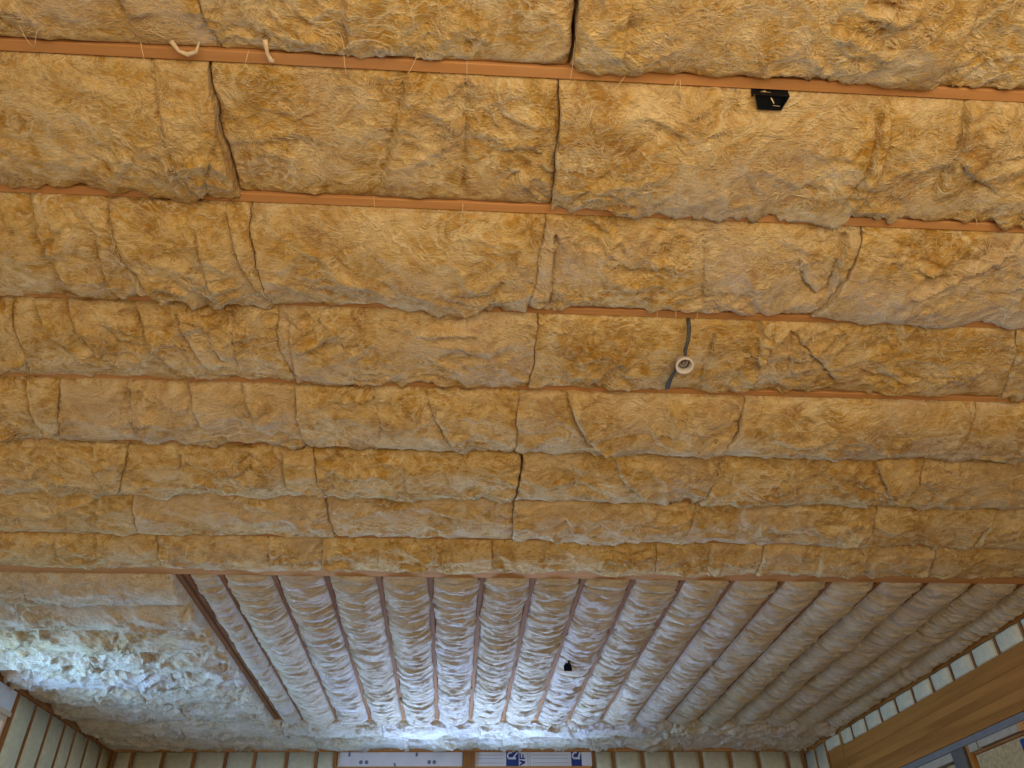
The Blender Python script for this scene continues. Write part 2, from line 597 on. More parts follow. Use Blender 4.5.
ORD = ['first', 'second', 'third', 'fourth', 'fifth', 'sixth', 'seventh', 'eighth', 'ninth', 'tenth', 'eleventh', 'twelfth',
       'thirteenth', 'fourteenth', 'fifteenth', 'sixteenth', 'seventeenth', 'eighteenth', 'nineteenth', 'twentieth']
ROWS = {
 'A': ([[(-1.98,1.28),(-2.04,1.46)], [(-0.87,1.19),(-0.88,1.28),(-0.86,1.43)], [(0.32,1.15),(0.32,1.21),(0.33,1.43)], [(1.61,1.1),(1.62,1.29),(1.62,1.45)], [(2.74,1.07),(2.96,1.42)]],
   [([(-1.13,1.26),(-1.12,1.36)],8,12,10), ([(-0.65,1.23),(-0.7,1.44)],10,12,0), ([(-0.42,1.22),(-0.43,1.43)],8,14,8), ([(-0.11,1.2),(-0.18,1.45)],6,10,0), ([(-0.03,1.2),(-0.02,1.42)],9,9,0), ([(0.49,1.22),(0.51,1.4)],8,10,-8), ([(1.33,1.12),(1.34,1.35)],5,14,6)]),
 'B': ([[(-1.91,1.48),(-2.17,2.09)], [(-0.9,1.49),(-0.91,1.57),(-0.92,1.75),(-0.92,1.94),(-0.91,2.08)], [(0.3,1.49),(0.32,1.73),(0.33,2.09)], [(1.49,1.5),(1.55,1.66),(1.57,1.87),(1.57,2.06)], [(2.72,1.52),(3.08,2.08)]],
   [([(-1.1,1.48),(-1.1,1.6),(-1.11,1.77),(-1.1,1.94),(-1.06,2.08)],12,8,5), ([(-0.92,1.77),(-0.99,1.91),(-1.06,2.08)],9,7,-4), ([(-0.23,1.5),(-0.28,1.72),(-0.36,2.02)],9,10,8), ([(-0.02,1.5),(-0.03,2.07)],14,9,0), ([(-0.45,1.5),(-0.43,1.77),(-0.41,2)],5,10,0), ([(0.71,1.64),(0.57,1.82),(0.39,2.06)],10,10,6), ([(0.7,1.48),(0.85,2.11)],6,8,0), ([(0.32,1.75),(0.22,1.87),(0.12,1.97)],8,10,5), ([(1.79,1.5),(1.84,1.69),(1.85,1.85),(1.85,1.95)],16,10,9), ([(1.85,1.73),(1.97,1.82),(2.11,1.89)],8,8,5), ([(1.48,1.54),(1.52,1.8),(1.51,2.02)],10,10,6), ([(0.92,1.53),(1.04,1.97)],4,12,0), ([(-1.59,1.7),(-1.61,1.92),(-1.68,2.11)],6,14,0)]),
 'C': ([[(-2.19,2.09),(-2.36,2.66)], [(-0.88,2.09),(-0.9,2.26),(-0.9,2.41),(-0.89,2.69)], [(0.31,2.12),(0.3,2.37),(0.28,2.67)], [(1.66,2.11),(1.68,2.18),(1.68,2.43),(1.65,2.66)], [(2.95,2.06),(3.28,2.66)]],
   [([(-1.75,2.08),(-1.75,2.24),(-1.74,2.44),(-1.71,2.67)],16,11,16), ([(-1.45,2.11),(-1.44,2.34),(-1.4,2.57),(-1.37,2.71)],16,10,16), ([(-1.53,2.27),(-1.57,2.49),(-1.57,2.69)],9,10,8), ([(-1.12,2.23),(-1.13,2.45),(-1.11,2.67)],11,10,9), ([(-0.99,2.14),(-0.97,2.37),(-0.9,2.64)],9,10,8), ([(0.36,2.17),(0.37,2.33),(0.38,2.62)],18,7,-9), ([(0.41,2.21),(0.45,2.58)],5,8,0), ([(0.99,2.18),(1.1,2.63)],12,8,0), ([(1.44,2.29),(1.52,2.43),(1.61,2.52)],9,9,5), ([(1.61,2.15),(1.65,2.52)],13,9,10), ([(0.22,2.28),(0.1,2.63)],6,10,5), ([(0.84,2.28),(0.89,2.56)],4,10,0)]),
 'D': ([[(-3.42,2.71),(-3.76,3.29)], [(-2.06,2.68),(-2.12,2.88),(-2.14,3.08),(-2.2,3.24)], [(-0.88,2.71),(-0.9,2.86),(-0.9,3.02),(-0.88,3.26)], [(0.33,2.71),(0.34,2.95),(0.33,3.29)], [(1.49,2.71),(1.51,2.93),(1.51,3.24)], [(2.7,2.69),(2.94,3.26)], [(4.14,2.69),(4.57,3.28)]],
   [([(-1.99,2.69),(-1.96,2.9),(-1.87,3.1),(-1.74,3.2)],15,11,14), ([(-1.84,2.68),(-1.81,2.93),(-1.75,3.08),(-1.7,3.22)],13,10,10), ([(-1.53,2.75),(-1.51,2.99),(-1.43,3.19)],12,11,9), ([(-1.35,2.73),(-1.33,2.94),(-1.28,3.19)],12,11,9), ([(-1.11,2.75),(-1.13,2.97),(-1.15,3.17)],12,9,0), ([(-1.24,2.8),(-1.2,3.09)],9,10,7), ([(1.42,2.71),(1.48,3.01)],9,8,8), ([(1.56,2.71),(1.66,3.06)],12,8,0), ([(1.62,2.81),(1.76,2.94),(1.98,3.18)],12,9,5), ([(1.21,2.79),(1.23,3.19)],9,10,7), ([(0.6,2.82),(0.5,3.22)],6,12,6), ([(-0.84,2.78),(-0.87,3.16),(-0.83,3.26)],8,8,5)]),
 'E': ([[(-3.1,3.3),(-3.35,3.81)], [(-2.08,3.27),(-2.14,3.48),(-2.27,3.84)], [(-0.9,3.3),(-0.91,3.54),(-0.91,3.8)], [(0.29,3.33),(0.29,3.56),(0.3,3.87)], [(1.52,3.32),(1.55,3.56),(1.51,3.82)], [(2.83,3.31),(2.95,3.86)], [(4.2,3.3),(4.48,3.88)]],
   [([(-2.25,3.28),(-2.31,3.57),(-2.34,3.84)],12,10,12), ([(-1.74,3.26),(-1.79,3.55),(-1.82,3.81)],11,11,9), ([(-1.62,3.26),(-1.76,3.55),(-1.79,3.79)],8,10,6), ([(-1.44,3.25),(-1.45,3.49),(-1.43,3.68)],11,11,9), ([(-1.19,3.27),(-1.16,3.47),(-1.14,3.66)],9,11,8), ([(-0.49,3.31),(-0.48,3.44),(-0.44,3.7)],9,10,5), ([(-0.23,3.3),(-0.16,3.52),(-0.04,3.85)],11,10,8), ([(0.53,3.31),(0.63,3.54),(0.74,3.74),(0.88,3.86)],14,10,14), ([(1.08,3.28),(1.19,3.77)],7,8,0), ([(1.38,3.77),(1.55,3.5)],7,9,-6), ([(1.96,3.31),(2.11,3.74)],5,8,0), ([(2.34,3.29),(2.55,3.8)],4,9,0), ([(0.16,3.3),(0.16,3.82)],8,8,0)]),
 'F': ([[(-3.24,3.91),(-3.5,4.49)], [(-1.91,3.88),(-2.02,4.14),(-2.16,4.46)], [(-0.89,3.85),(-0.89,4.15),(-0.87,4.5)], [(0.35,3.92),(0.35,4.2),(0.34,4.49)], [(1.57,3.91),(1.59,4.17),(1.58,4.46)], [(2.84,3.83),(2.92,4.38)], [(4.13,3.89),(4.36,4.4)]],
   [([(-2.12,3.86),(-2.18,4.13),(-2.14,4.42)],14,9,12), ([(-1.62,3.87),(-1.77,4.42)],12,8,0), ([(-1.25,3.98),(-1.3,4.4)],8,8,6), ([(-1.07,3.98),(-1.1,4.42)],10,8,6), ([(-0.75,3.96),(-0.83,4.41)],9,9,0), ([(-0.35,3.98),(-0.36,4.4)],9,8,5), ([(0.88,3.9),(0.98,4.13),(1.21,4.41)],12,9,10), ([(0.66,3.96),(0.71,4.39)],6,9,0), ([(1.1,4.12),(1.36,3.93)],6,8,-4), ([(2.49,3.91),(2.79,4.31)],10,9,8), ([(2.04,3.93),(1.99,4.28)],8,8,6)]),
 'G': ([[(-4.42,4.55),(-4.75,5.08)], [(-3.16,4.54),(-3.38,5.04)], [(-2.11,4.53),(-2.21,5)], [(-0.9,4.53),(-0.9,4.69),(-0.88,4.98)], [(0.34,4.52),(0.36,5.08)], [(1.56,4.47),(1.58,4.79),(1.59,5.12)], [(2.81,4.5),(2.91,5.03)], [(3.69,4.5),(3.73,5.05)], [(4.99,4.52),(5.23,5.07)]],
   [([(-2.55,4.54),(-2.68,5)],9,9,7), ([(-2.8,4.55),(-3.01,5.01)],8,8,0), ([(-2.32,4.53),(-2.48,5)],9,9,6), ([(0.69,4.66),(0.8,5.01)],6,10,5), ([(1.22,4.72),(1.17,5.03)],6,9,5), ([(-0.14,4.49),(-0.15,4.99)],5,8,0), ([(2.06,4.54),(2.07,5)],5,9,4), ([(-1.52,4.54),(-1.62,4.97)],4,8,0)]),
 'H': ([[(-4.39,5.07),(-4.7,5.6)], [(-3.27,5.06),(-3.47,5.56)], [(-2.13,5.1),(-2.2,5.52)], [(-0.97,5.06),(-1.03,5.53)], [(0.22,5.04),(0.24,5.55)], [(1.41,5.08),(1.51,5.6)], [(2.23,5.12),(2.31,5.64)], [(3.55,5.13),(3.67,5.68)], [(4.49,5.13),(4.7,5.73)]],
   [([(-2.81,5.08),(-2.92,5.49)],8,9,6), ([(-2.52,5.07),(-2.66,5.52)],8,9,6), ([(-3.03,5.09),(-3.15,5.54)],7,9,6), ([(-1.72,5.08),(-1.82,5.51)],5,7,0), ([(-1.35,5.07),(-1.41,5.52)],7,8,5), ([(-0.59,5.04),(-0.61,5.53)],8,7,4), ([(-0.18,5.04),(-0.18,5.53)],6,7,0), ([(0.6,5.05),(0.65,5.54)],7,7,0), ([(0.99,5.05),(1.07,5.55)],7,8,4), ([(1.82,5.09),(1.92,5.6)],8,8,5), ([(2.66,5.13),(2.79,5.63)],6,9,5), ([(3.05,5.12),(3.21,5.64)],6,9,4)]),
}

# ------------------------------------------------------------------ structure: floor, ceiling, walls
tag(box('floor', (XL - 0.3, YF - 0.3, -0.05), (XR + 0.3, YB + 0.3, 0.0), M['floor']), 'plywood subfloor of the unfinished room', kind='structure')
ceiling = box('ceiling', (XL - 0.15, YF - 0.15, ZC + 0.235), (XR + 0.15, YB + 0.15, ZC + 0.255), M['deck'])
tag(ceiling, 'plywood deck above the insulated joists', kind='structure')

JW = 0.042
JY = [0.884 - 0.608 * k for k in range(3, 0, -1)] + [0.884, 1.492, 2.100, 2.708, 3.316, 3.924, 4.532, 5.140]
Y7 = 5.748
jm = box_mesh('joist', (XR - XL, JW, 0.235), 0.003)
jm.materials.append(M['joist'])
for y in JY:
    link('joist', jm, None, ceiling, Vector(((XL + XR) / 2, y, ZC + 0.1175)) - ceiling.location)
# flush beam where the joists change direction
b = box('beam', (XL, Y7 - 0.075, ZC - 0.012), (XR, Y7 + 0.065, ZC + 0.235), M['joist'], ceiling, 0.003)
YA, YE = Y7 + 0.066, 10.15
# doubled joist that closes the lengthwise bays on the left
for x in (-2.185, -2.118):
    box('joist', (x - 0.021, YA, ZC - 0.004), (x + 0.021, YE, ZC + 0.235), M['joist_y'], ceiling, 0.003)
SX = [-2.267 + 0.4064 * k for k in range(1, 18)]
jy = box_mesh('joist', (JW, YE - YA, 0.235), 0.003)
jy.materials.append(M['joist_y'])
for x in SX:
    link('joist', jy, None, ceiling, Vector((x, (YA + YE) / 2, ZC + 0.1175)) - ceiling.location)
# short crosswise joists left of the doubled joist
LY = [Y7 + 0.608 * k for k in range(1, 7)]
js = box_mesh('joist', (-2.206 - XL, JW, 0.235), 0.003)
js.materials.append(M['joist'])
for y in LY:
    link('joist', js, None, ceiling, Vector(((XL - 2.206) / 2, y, ZC + 0.1175)) - ceiling.location)
for y in (10.175, 10.86):
    link('joist', jm, None, ceiling, Vector(((XL + XR) / 2, y, ZC + 0.1175)) - ceiling.location)

# ---- back wall: windows below the board-filled header bays
W1, W2 = (-1.60, 0.10), (0.27, 1.87)
T = 0.14
HZ = 3.855
wb = boxes('wall_back', [((XL - 0.15, YB + T, 0), (W1[0], YB + T + 0.012, ZC + 0.235)), ((W2[1], YB + T, 0), (XR + 0.15, YB + T + 0.012, ZC + 0.235)),
                         ((W1[0], YB + T, 3.60), (W2[1], YB + T + 0.012, ZC + 0.235)), ((W1[0], YB + T, 0), (W2[1], YB + T + 0.012, 1.6)),
                         ((W1[1], YB + T, 1.6), (W2[0], YB + T + 0.012, 3.60))], M['sheathing'])
tag(wb, 'framed back wall with pale insulation between studs', kind='structure')
box('top_plate', (XL, YB, 4.042), (XR, YB + T, 4.080), M['joist'], wb, 0.002)
box('top_plate', (XL, YB + 0.004, 4.081), (XR, YB + T, 4.119), M['joist'], wb, 0.002)
SBL = [-4.56, -4.32, -3.914, -3.506, -3.085, -2.697, -2.272, -1.88, -1.621]
SBR = [1.915, 2.19, 2.598, 3.009, 3.421, 3.835, 4.237, 4.655, 4.888]
for x in SBL + SBR:
    box('stud', (x - 0.019, YB, 0.04), (x + 0.019, YB + T, 4.041), M['stud'], wb, 0.002)
box('post', (0.105, YB - 0.004, 0.04), (0.270, YB + T, 4.041), M['stud'], wb, 0.003)
box('header', (W1[0], YB, 3.60), (W1[1], YB + T, HZ - 0.002), M['joist'], wb, 0.002)
box('header', (W2[0] + 0.001, YB, 3.60), (W2[1], YB + T, HZ - 0.002), M['joist'], wb, 0.002)
box('bottom_plate', (XL, YB, 0.0), (XR, YB + T, 0.038), M['joist'], wb, 0.002)


def window(name, lo, hi, axis, label):
    """frame bars and a pane in an opening; axis = thickness axis"""
    lo, hi = Vector(lo), Vector(hi)
    a = 1 - axis   # horizontal in-plane axis
    w = 0.05
    root = bpy.data.objects.new(name, None)
    COL.objects.link(root)
    root.location = ((lo.x + hi.x) / 2, (lo.y + hi.y) / 2, lo.z)
    tag(root, label, kind='structure')
    def bar(l, h, nm='window_frame', mat=M['vinyl']):
        box(nm, l, h, mat, root, 0.003)
    l, h = lo.copy(), hi.copy(); h.z = lo.z + w; bar(l, h)
    l, h = lo.copy(), hi.copy(); l.z = hi.z - w; bar(l, h)
    l, h = lo.copy(), hi.copy(); h[a] = lo[a] + w; l.z += w; h.z -= w; bar(l, h)
    l, h = lo.copy(), hi.copy(); l[a] = hi[a] - w; l.z += w; h.z -= w; bar(l, h)
    l, h = lo.copy(), hi.copy()
    l[a] += w; h[a] -= w; l.z += w; h.z -= w
    m = (lo[axis] + hi[axis]) / 2
    l[axis], h[axis] = m - 0.003, m + 0.003
    box('pane', l, h, M['glass'], root)
    return root


window('window_1', (W1[0], YB + 0.03, 1.6), (W1[1], YB + 0.09, 3.60), 1, 'wide window under the left header of the back wall')
window('window_2', (W2[0], YB + 0.03, 1.6), (W2[1], YB + 0.09, 3.60), 1, 'wide window under the right header of the back wall')

# ---- left wall: studs, header board, window
WL = (6.35, 8.76)
WT = 3.775
WN = (1.85, 4.55)
wl = boxes('wall_left', [((XL - T - 0.012, YF, 0), (XL - T, WN[0], ZC + 0.235)), ((XL - T - 0.012, WN[1], 0), (XL - T, WL[0], ZC + 0.235)),
                         ((XL - T - 0.012, WL[1], 0), (XL - T, YB + T, ZC + 0.235)),
                         ((XL - T - 0.012, WL[0], WT), (XL - T, WL[1], ZC + 0.235)), ((XL - T - 0.012, WL[0], 0), (XL - T, WL[1], 2.25)),
                         ((XL - T - 0.012, WN[0], 3.35), (XL - T, WN[1], ZC + 0.235)), ((XL - T - 0.012, WN[0], 0), (XL - T, WN[1], 1.25))], M['sheathing'])
tag(wl, 'framed left wall with narrow pale insulated bays', kind='structure')
box('top_plate', (XL - T, YF, 4.022), (XL, YB - 0.001, 4.060), M['stud'], wl, 0.002)
box('top_plate', (XL - T, YF, 4.061), (XL - 0.004, YB - 0.001, 4.119), M['stud'], wl, 0.002)
SL = [8.79, 9.215, 9.62, 10.02, 10.345, 10.75, 11.22, 11.56]
for y in SL:
    box('stud', (XL - T, y - 0.019, 0.04), (XL, y + 0.019, 4.021), M['stud'], wl, 0.002)
box('stud', (XL - T, WL[0] - 0.05, 0.04), (XL, WL[0] - 0.001, 4.021), M['stud'], wl, 0.002)
box('header', (XL - T, WL[0], WT), (XL, WL[1], 3.815), M['vinyl'], wl, 0.002)
for k in range(20):
    y = WL[0] - 0.4 - 0.406 * k
    if y > YF + 0.1 and not WN[0] - 0.02 < y < WN[1] + 0.02:
        box('stud', (XL - T, y - 0.019, 0.04), (XL, y + 0.019, 4.021), M['stud'], wl, 0.002)
box('bottom_plate', (XL - T, YF, 0.0), (XL, YB - 0.001, 0.038), M['stud'], wl, 0.002)
window('window_3', (XL - 0.10, WL[0], 2.25), (XL - 0.03, WL[1], WT), 0, 'bright window under the white header board of the left wall')

window('window_4', (XL - 0.10, WN[0], 1.25), (XL - 0.03, WN[1], 3.35), 0, 'wide window in the left wall nearer the photographer')

# ---- right wall: cripple studs above a deep glulam beam
wr = boxes('wall_right', [((XR + T, YF, 0), (XR + T + 0.012, YB + T, ZC + 0.235))], M['sheathing'])
tag(wr, 'framed right wall with a deep timber beam over a wide bay', kind='structure')
box('top_plate', (XR, YF, 4.005), (XR + T, YB - 0.001, 4.052), M['glulam'], wr, 0.002)
box('top_plate', (XR + 0.004, YF, 4.053), (XR + T, YB - 0.001, 4.119), M['glulam'], wr, 0.002)
BZ0, BZ1 = 3.345, 3.835
YP = 10.36
lam = [BZ0, 3.425, 3.51, 3.59, 3.675, 3.755, BZ1]
beam = bpy.data.objects.new('glulam_beam', None)
COL.objects.link(beam)
beam.parent = wr
beam.location = (XR, 3.0, BZ0)
for i in range(6):
    o = box('lamination', (XR - 0.012 + 0.0015 * (i % 2), YF, lam[i] + 0.0006), (XR + T, YP - 0.03, lam[i + 1] - 0.0006), M['glulam'])
    o.parent = beam
    o.location = Vector(o.location) - beam.location
box('stud', (XR - 0.004, YP - 0.028, 0.04), (XR + T, YP + 0.028, 4.004), M['glulam'], wr, 0.002)
box('beam_end', (XR - 0.008, YP + 0.029, BZ0), (XR + T, 10.80, 3.86), M['glulam'], wr, 0.003)
SRY = []
y = 10.02
while y > 3.0:
    SRY.append(y)
    box('cripple_stud', (XR + 0.002, y - 0.013, BZ1 + 0.001), (XR + T, y + 0.013, 4.004), M['stud'], wr, 0.002)
    y -= 0.4
box('stud', (XR, 10.86, 0.04), (XR + T, 10.898, 4.004), M['glulam'], wr, 0.002)
box('stud', (XR, 11.22, 0.04), (XR + T, 11.258, 4.004), M['glulam'], wr, 0.002)
box('flashing', (XR - 0.002, 3.0, 3.283), (XR + T, YP - 0.03, 3.343), M['steel'], wr, 0.002)
box('post', (XR, 7.86, 0.04), (XR + 0.09, 8.07, 3.282), M['post'], wr, 0.004)
box('stud', (XR + 0.01, 7.76, 0.04), (XR + T, 7.815, 3.282), M['glulam'], wr, 0.002)
box('block', (XR + 0.006, 7.62, 3.215), (XR + T, 7.76, 3.282), M['block'], wr, 0.002)
box('block', (XR + 0.006, 6.95, 3.222), (XR + T, 7.60, 3.282), M['block'], wr, 0.002)
box('block', (XR + 0.004, 6.86, 3.215), (XR + T, 6.945, 3.282), M['joist'], wr, 0.002)
box('block', (XR + 0.006, 5.6, 3.222), (XR + T, 6.85, 3.282), M['block'], wr, 0.002)
box('ledger', (XR + 0.03, 5.6, 3.190), (XR + T, 7.755, 3.212), M['stud'], wr, 0.002)
box('wall_board', (XR + 0.04, 5.0, 1.2), (XR + T, 7.30, 3.186), M['osb'], wr, 0.002)
box('wall_board', (XR + 0.04, 7.305, 1.2), (XR + T, 7.74, 3.186), M['osb'], wr, 0.002)
box('block', (XR + 0.006, 8.08, 3.205), (XR + T, 9.4, 3.280), M['block'], wr, 0.002)
box('block', (XR + 0.02, 8.08, 2.8), (XR + T, 8.27, 3.180), M['osb'], wr, 0.002)
box('block', (XR + 0.02, 8.32, 2.8), (XR + T, 9.4, 3.180), M['osb'], wr, 0.002)
# printed sticker on the wall board, at the right edge of the view
lab = box('printed_sticker', (XR + 0.034, 6.66, 3.035), (XR + 0.039, 7.03, 3.165), M['print_blue'], wr)
box('printed_sticker', (XR + 0.034, 6.66, 2.90), (XR + 0.039, 7.045, 3.033), M['red'], wr)

# ---- front wall behind the photographer, with the open doorway
FO = (-1.5, 3.5, 2.75)
wf = boxes('wall_front', [((XL - 0.15, YF - 0.012, 0), (FO[0], YF, ZC + 0.235)), ((FO[1], YF - 0.012, 0), (XR + 0.15, YF, ZC + 0.235)),
                          ((FO[0], YF - 0.012, FO[2]), (FO[1], YF, ZC + 0.235))], M['sheathing'])
tag(wf, 'sheathed front wall with a wide open doorway', kind='structure')


# ---- header boards with print
def panel(lo, hi, wall):
    return box('foam_board', lo, hi, M['wrap'], wall, 0.002)


pa = panel((W1[0] + 0.001, YB + 0.05, HZ), (W1[1], YB + 0.075, 4.041), wb)
pb = panel((W2[0] + 0.001, YB + 0.05, HZ), (1.894, YB + 0.075, 4.041), wb)
pl = panel((XL - 0.05, WL[0], 3.816), (XL - 0.02, WL[1] + 0.01, 4.021), wl)


def flat_print(name, polys, y, parent_wall, mat, offset):
    """thin printed shapes lying on a back-wall board; polys in (x,z)"""
    bm = bmesh.new()
    for poly in polys:
        f = bm.faces.new([bm.verts.new((px, 0, pz)) for px, pz in poly])
    r = bmesh.ops.extrude_face_region(bm, geom=bm.faces[:])
    bmesh.ops.translate(bm, vec=(0, -0.0015, 0), verts=[e for e in r['geom'] if isinstance(e, bmesh.types.BMVert)])
    bmesh.ops.recalc_face_normals(bm, faces=bm.faces)
    me = bpy.data.meshes.new(name)
    bm.to_mesh(me)
    bm.free()
    return link(name, me, mat, parent_wall, Vector((0, y - offset, 0)) - parent_wall.location)


def rect(x0, x1, z0, z1):
    return [(x0, z0), (x1, z0), (x1, z1), (x0, z1)]


PY = YB + 0.0495


def logo(x0, w):
    """blue square, the lower part of it plain, with a white R cut off by the plate above"""
    z0, z1 = 3.857, 4.040
    flat_print('blue_square', [rect(x0, x0 + w, z0, z1)], PY, wb, M['print_blue'], 0.0)
    R = []
    cz = 3.992
    # ring of the letter's bowl, its flat leg and diagonal
    cx, r1, r0 = x0 + 0.062, 0.052, 0.030
    n = 14
    for k in range(n):
        a0, a1 = math.pi * (0.35 + 1.0 * k / n), math.pi * (0.35 + 1.0 * (k + 1) / n)
        R.append([(cx + r0 * math.cos(a0), cz + r0 * math.sin(a0)), (cx + r1 * math.cos(a0), cz + r1 * math.sin(a0)),
                  (cx + r1 * math.cos(a1), cz + r1 * math.sin(a1)), (cx + r0 * math.cos(a1), cz + r0 * math.sin(a1))])
    R.append([(cx - 0.035, cz - 0.045), (cx + w * 0.42, cz - 0.045), (cx + w * 0.42, cz - 0.020), (cx - 0.035, cz - 0.020)])
    R.append([(cx + 0.03, cz - 0.02), (cx + 0.055, cz - 0.02), (x0 + w - 0.004, 4.036), (x0 + w - 0.030, 4.036)])
    flat_print('letter', R, PY, wb, M['print_white'], 0.0016)


logo(0.70, 0.175)
logo(1.605, 0.145)
# letters A and F, lying on their sides beside the first blue square
xa, xb = 0.885, 0.965
flat_print('letter', [[(xa, 3.862), (xa, 3.884), (xb, 3.922), (xb, 3.900)], [(xa, 3.940), (xa, 3.918), (xb, 3.900), (xb, 3.922)],
                      rect(xa + 0.024, xa + 0.040, 3.880, 3.925)], PY, wb, M['print_blue'], 0.0)
flat_print('letter', [rect(xa, xb, 3.950, 3.968), rect(xa, xa + 0.020, 3.969, 4.025), rect(xa + 0.04, xa + 0.058, 3.969, 4.012)], PY, wb, M['print_blue'], 0.0)
# faint ruled lines and specks of print
for z in (3.90, 3.955, 4.0):
    flat_print('print_line', [rect(0.30, 0.66, z, z + 0.004)], PY, wb, M['print_grey'], 0.0)
    flat_print('print_line', [rect(1.06, 1.56, z, z + 0.004)], PY, wb, M['print_grey'], 0.0)
flat_print('print_line', [rect(1.00, 1.006, 3.86, 4.03)], PY, wb, M['print_grey'], 0.0)
flat_print('print_line', [rect(1.03, 1.035, 3.86, 4.03)], PY, wb, M['print_grey'], 0.0)


def disc(cx, cz, r, n=14):
    return [(cx + r * math.cos(2 * math.pi * k / n), cz + r * math.sin(2 * math.pi * k / n)) for k in range(n)]


for x in (-1.28, -1.205, -0.355, -0.285):
    flat_print('printed_dot', [disc(x, 3.915, 0.026)], PY, wb, M['print_grey'], 0.0)
for x in (-1.46, -0.545):
    flat_print('print_mark', [rect(x, x + 0.03, 3.985, 4.035)], PY, wb, M['print_grey'], 0.0)
flat_print('print_mark', [[(-0.84, 3.905), (-0.815, 3.905), (-0.80, 3.86), (-0.825, 3.86)]], PY, wb, M['print_grey'], 0.0)
for yy in (8.32, 8.37):
    box('printed_dot', (XL - 0.0198, yy, 3.945), (XL - 0.0185, yy + 0.03, 3.975), M['print_grey'], wl)

# ------------------------------------------------------------------ wall insulation between studs
def wall_slab(lo, hi, axis, face, seed, label, group):
    """pale batt tucked between studs, its room face softly puffed; axis = wall normal axis"""
    lo, hi = Vector(lo), Vector(hi)
    a = 1 - axis
    na, nz = 7, 12
    u = np.linspace(0, 1, na)
    w = np.linspace(0, 1, nz)
    U, Wz = np.meshgrid(u, w)
    P = np.zeros((nz, na, 3))
    P[..., a] = lo[a] + (hi[a] - lo[a]) * U
    P[..., 2] = lo.z + (hi.z - lo.z) * Wz
    edge = np.minimum(np.minimum(U, 1 - U) / 0.16, np.minimum(Wz, 1 - Wz) / 0.10)
    puff = (0.034 if axis == 0 else 0.022) * np.clip(edge, 0, 1) ** 0.5 + 0.006 * perlin(P[..., a] * 8 + seed, P[..., 2] * 8)
    sign = -1 if face == 'lo' else 1
    P[..., axis] = (lo[axis] + 0.012 if face == 'lo' else hi[axis] - 0.012) + sign * puff
    back = hi[axis] if face == 'lo' else lo[axis]
    c = (lo + hi) / 2
    c[axis] = back
    V = (P - np.array(c)).reshape(-1, 3)
    idx = np.arange(na * nz).reshape(nz, na)
    q = np.stack([idx[:-1, :-1], idx[:-1, 1:], idx[1:, 1:], idx[1:, :-1]], -1).reshape(-1, 4).tolist()
    ring = np.concatenate([idx[0, :], idx[1:, -1], idx[-1, -2::-1], idx[-2:0:-1, 0]])
    bk = V[ring].copy()
    bk[:, axis] = 0
    n0, n = len(V), len(ring)
    side = [(int(ring[k]), int(ring[(k + 1) % n]), n0 + (k + 1) % n, n0 + k) for k in range(n)]
    me = bpy.data.meshes.new('wall_batt')
    me.from_pydata(np.concatenate([V, bk]).tolist(), [], q + side + [tuple(range(n0, n0 + n))])
    bm = bmesh.new()
    bm.from_mesh(me)
    bmesh.ops.recalc_face_normals(bm, faces=bm.faces)
    bm.to_mesh(me)
    bm.free()
    me.polygons.foreach_set('use_smooth', [i < len(q) for i in range(len(me.polygons))])
    o = link('wall_batt', me, M['wall_batt'], None, c)
    return tag(o, label, 'insulation', group)


for i, (x0, x1) in enumerate(zip(SBL, SBL[1:])):
    wall_slab((x0 + 0.022, YB, 0.05), (x1 - 0.022, YB + T - 0.01, 4.036), 1, 'lo', x0,
              'pale insulation slab in back wall, %s stud bay from the left corner' % ORD[i], 'wall insulation left of the back windows')
for i, (x0, x1) in enumerate(zip(SBR, SBR[1:])):
    wall_slab((x0 + 0.022, YB, 0.05), (x1 - 0.022, YB + T - 0.01, 4.036), 1, 'lo', x0,
              'pale insulation slab in back wall, %s stud bay right of the printed boards' % ORD[i], 'wall insulation right of the back windows')
for i, (y0, y1) in enumerate(zip(SL, SL[1:])):
    wall_slab((XL - T + 0.01, y0 + 0.022, 0.05), (XL, y1 - 0.022, 4.016), 0, 'hi', y0,
              'pale insulation slab in left wall, %s bay beyond the window' % ORD[i], 'wall insulation of the left wall')
for i, (y1, y0) in enumerate(zip([YP - 0.02] + SRY, SRY)):
    if y0 < 5.5:
        break
    wall_slab((XR, y0 + 0.019, BZ1 + 0.003), (XR + T - 0.01, y1 - 0.019, 4.001), 0, 'lo', y0,
              'small pale insulation block above the timber beam, %s from its far end' % ORD[i], 'insulation blocks above the beam')
for i, (y0, y1, z0, d) in enumerate([(YP + 0.03, 10.858, 3.865, 'square, above the short beam end'), (10.90, 11.218, 0.05, 'full height, beside the short beam end'),
                                     (11.26, 11.598, 0.05, 'full height, in the far corner')]):
    wall_slab((XR, y0 + 0.003, z0), (XR + T - 0.01, y1 - 0.003, 4.001), 0, 'lo', y0, 'pale insulation slab in right wall, ' + d, 'wall insulation of the right wall')

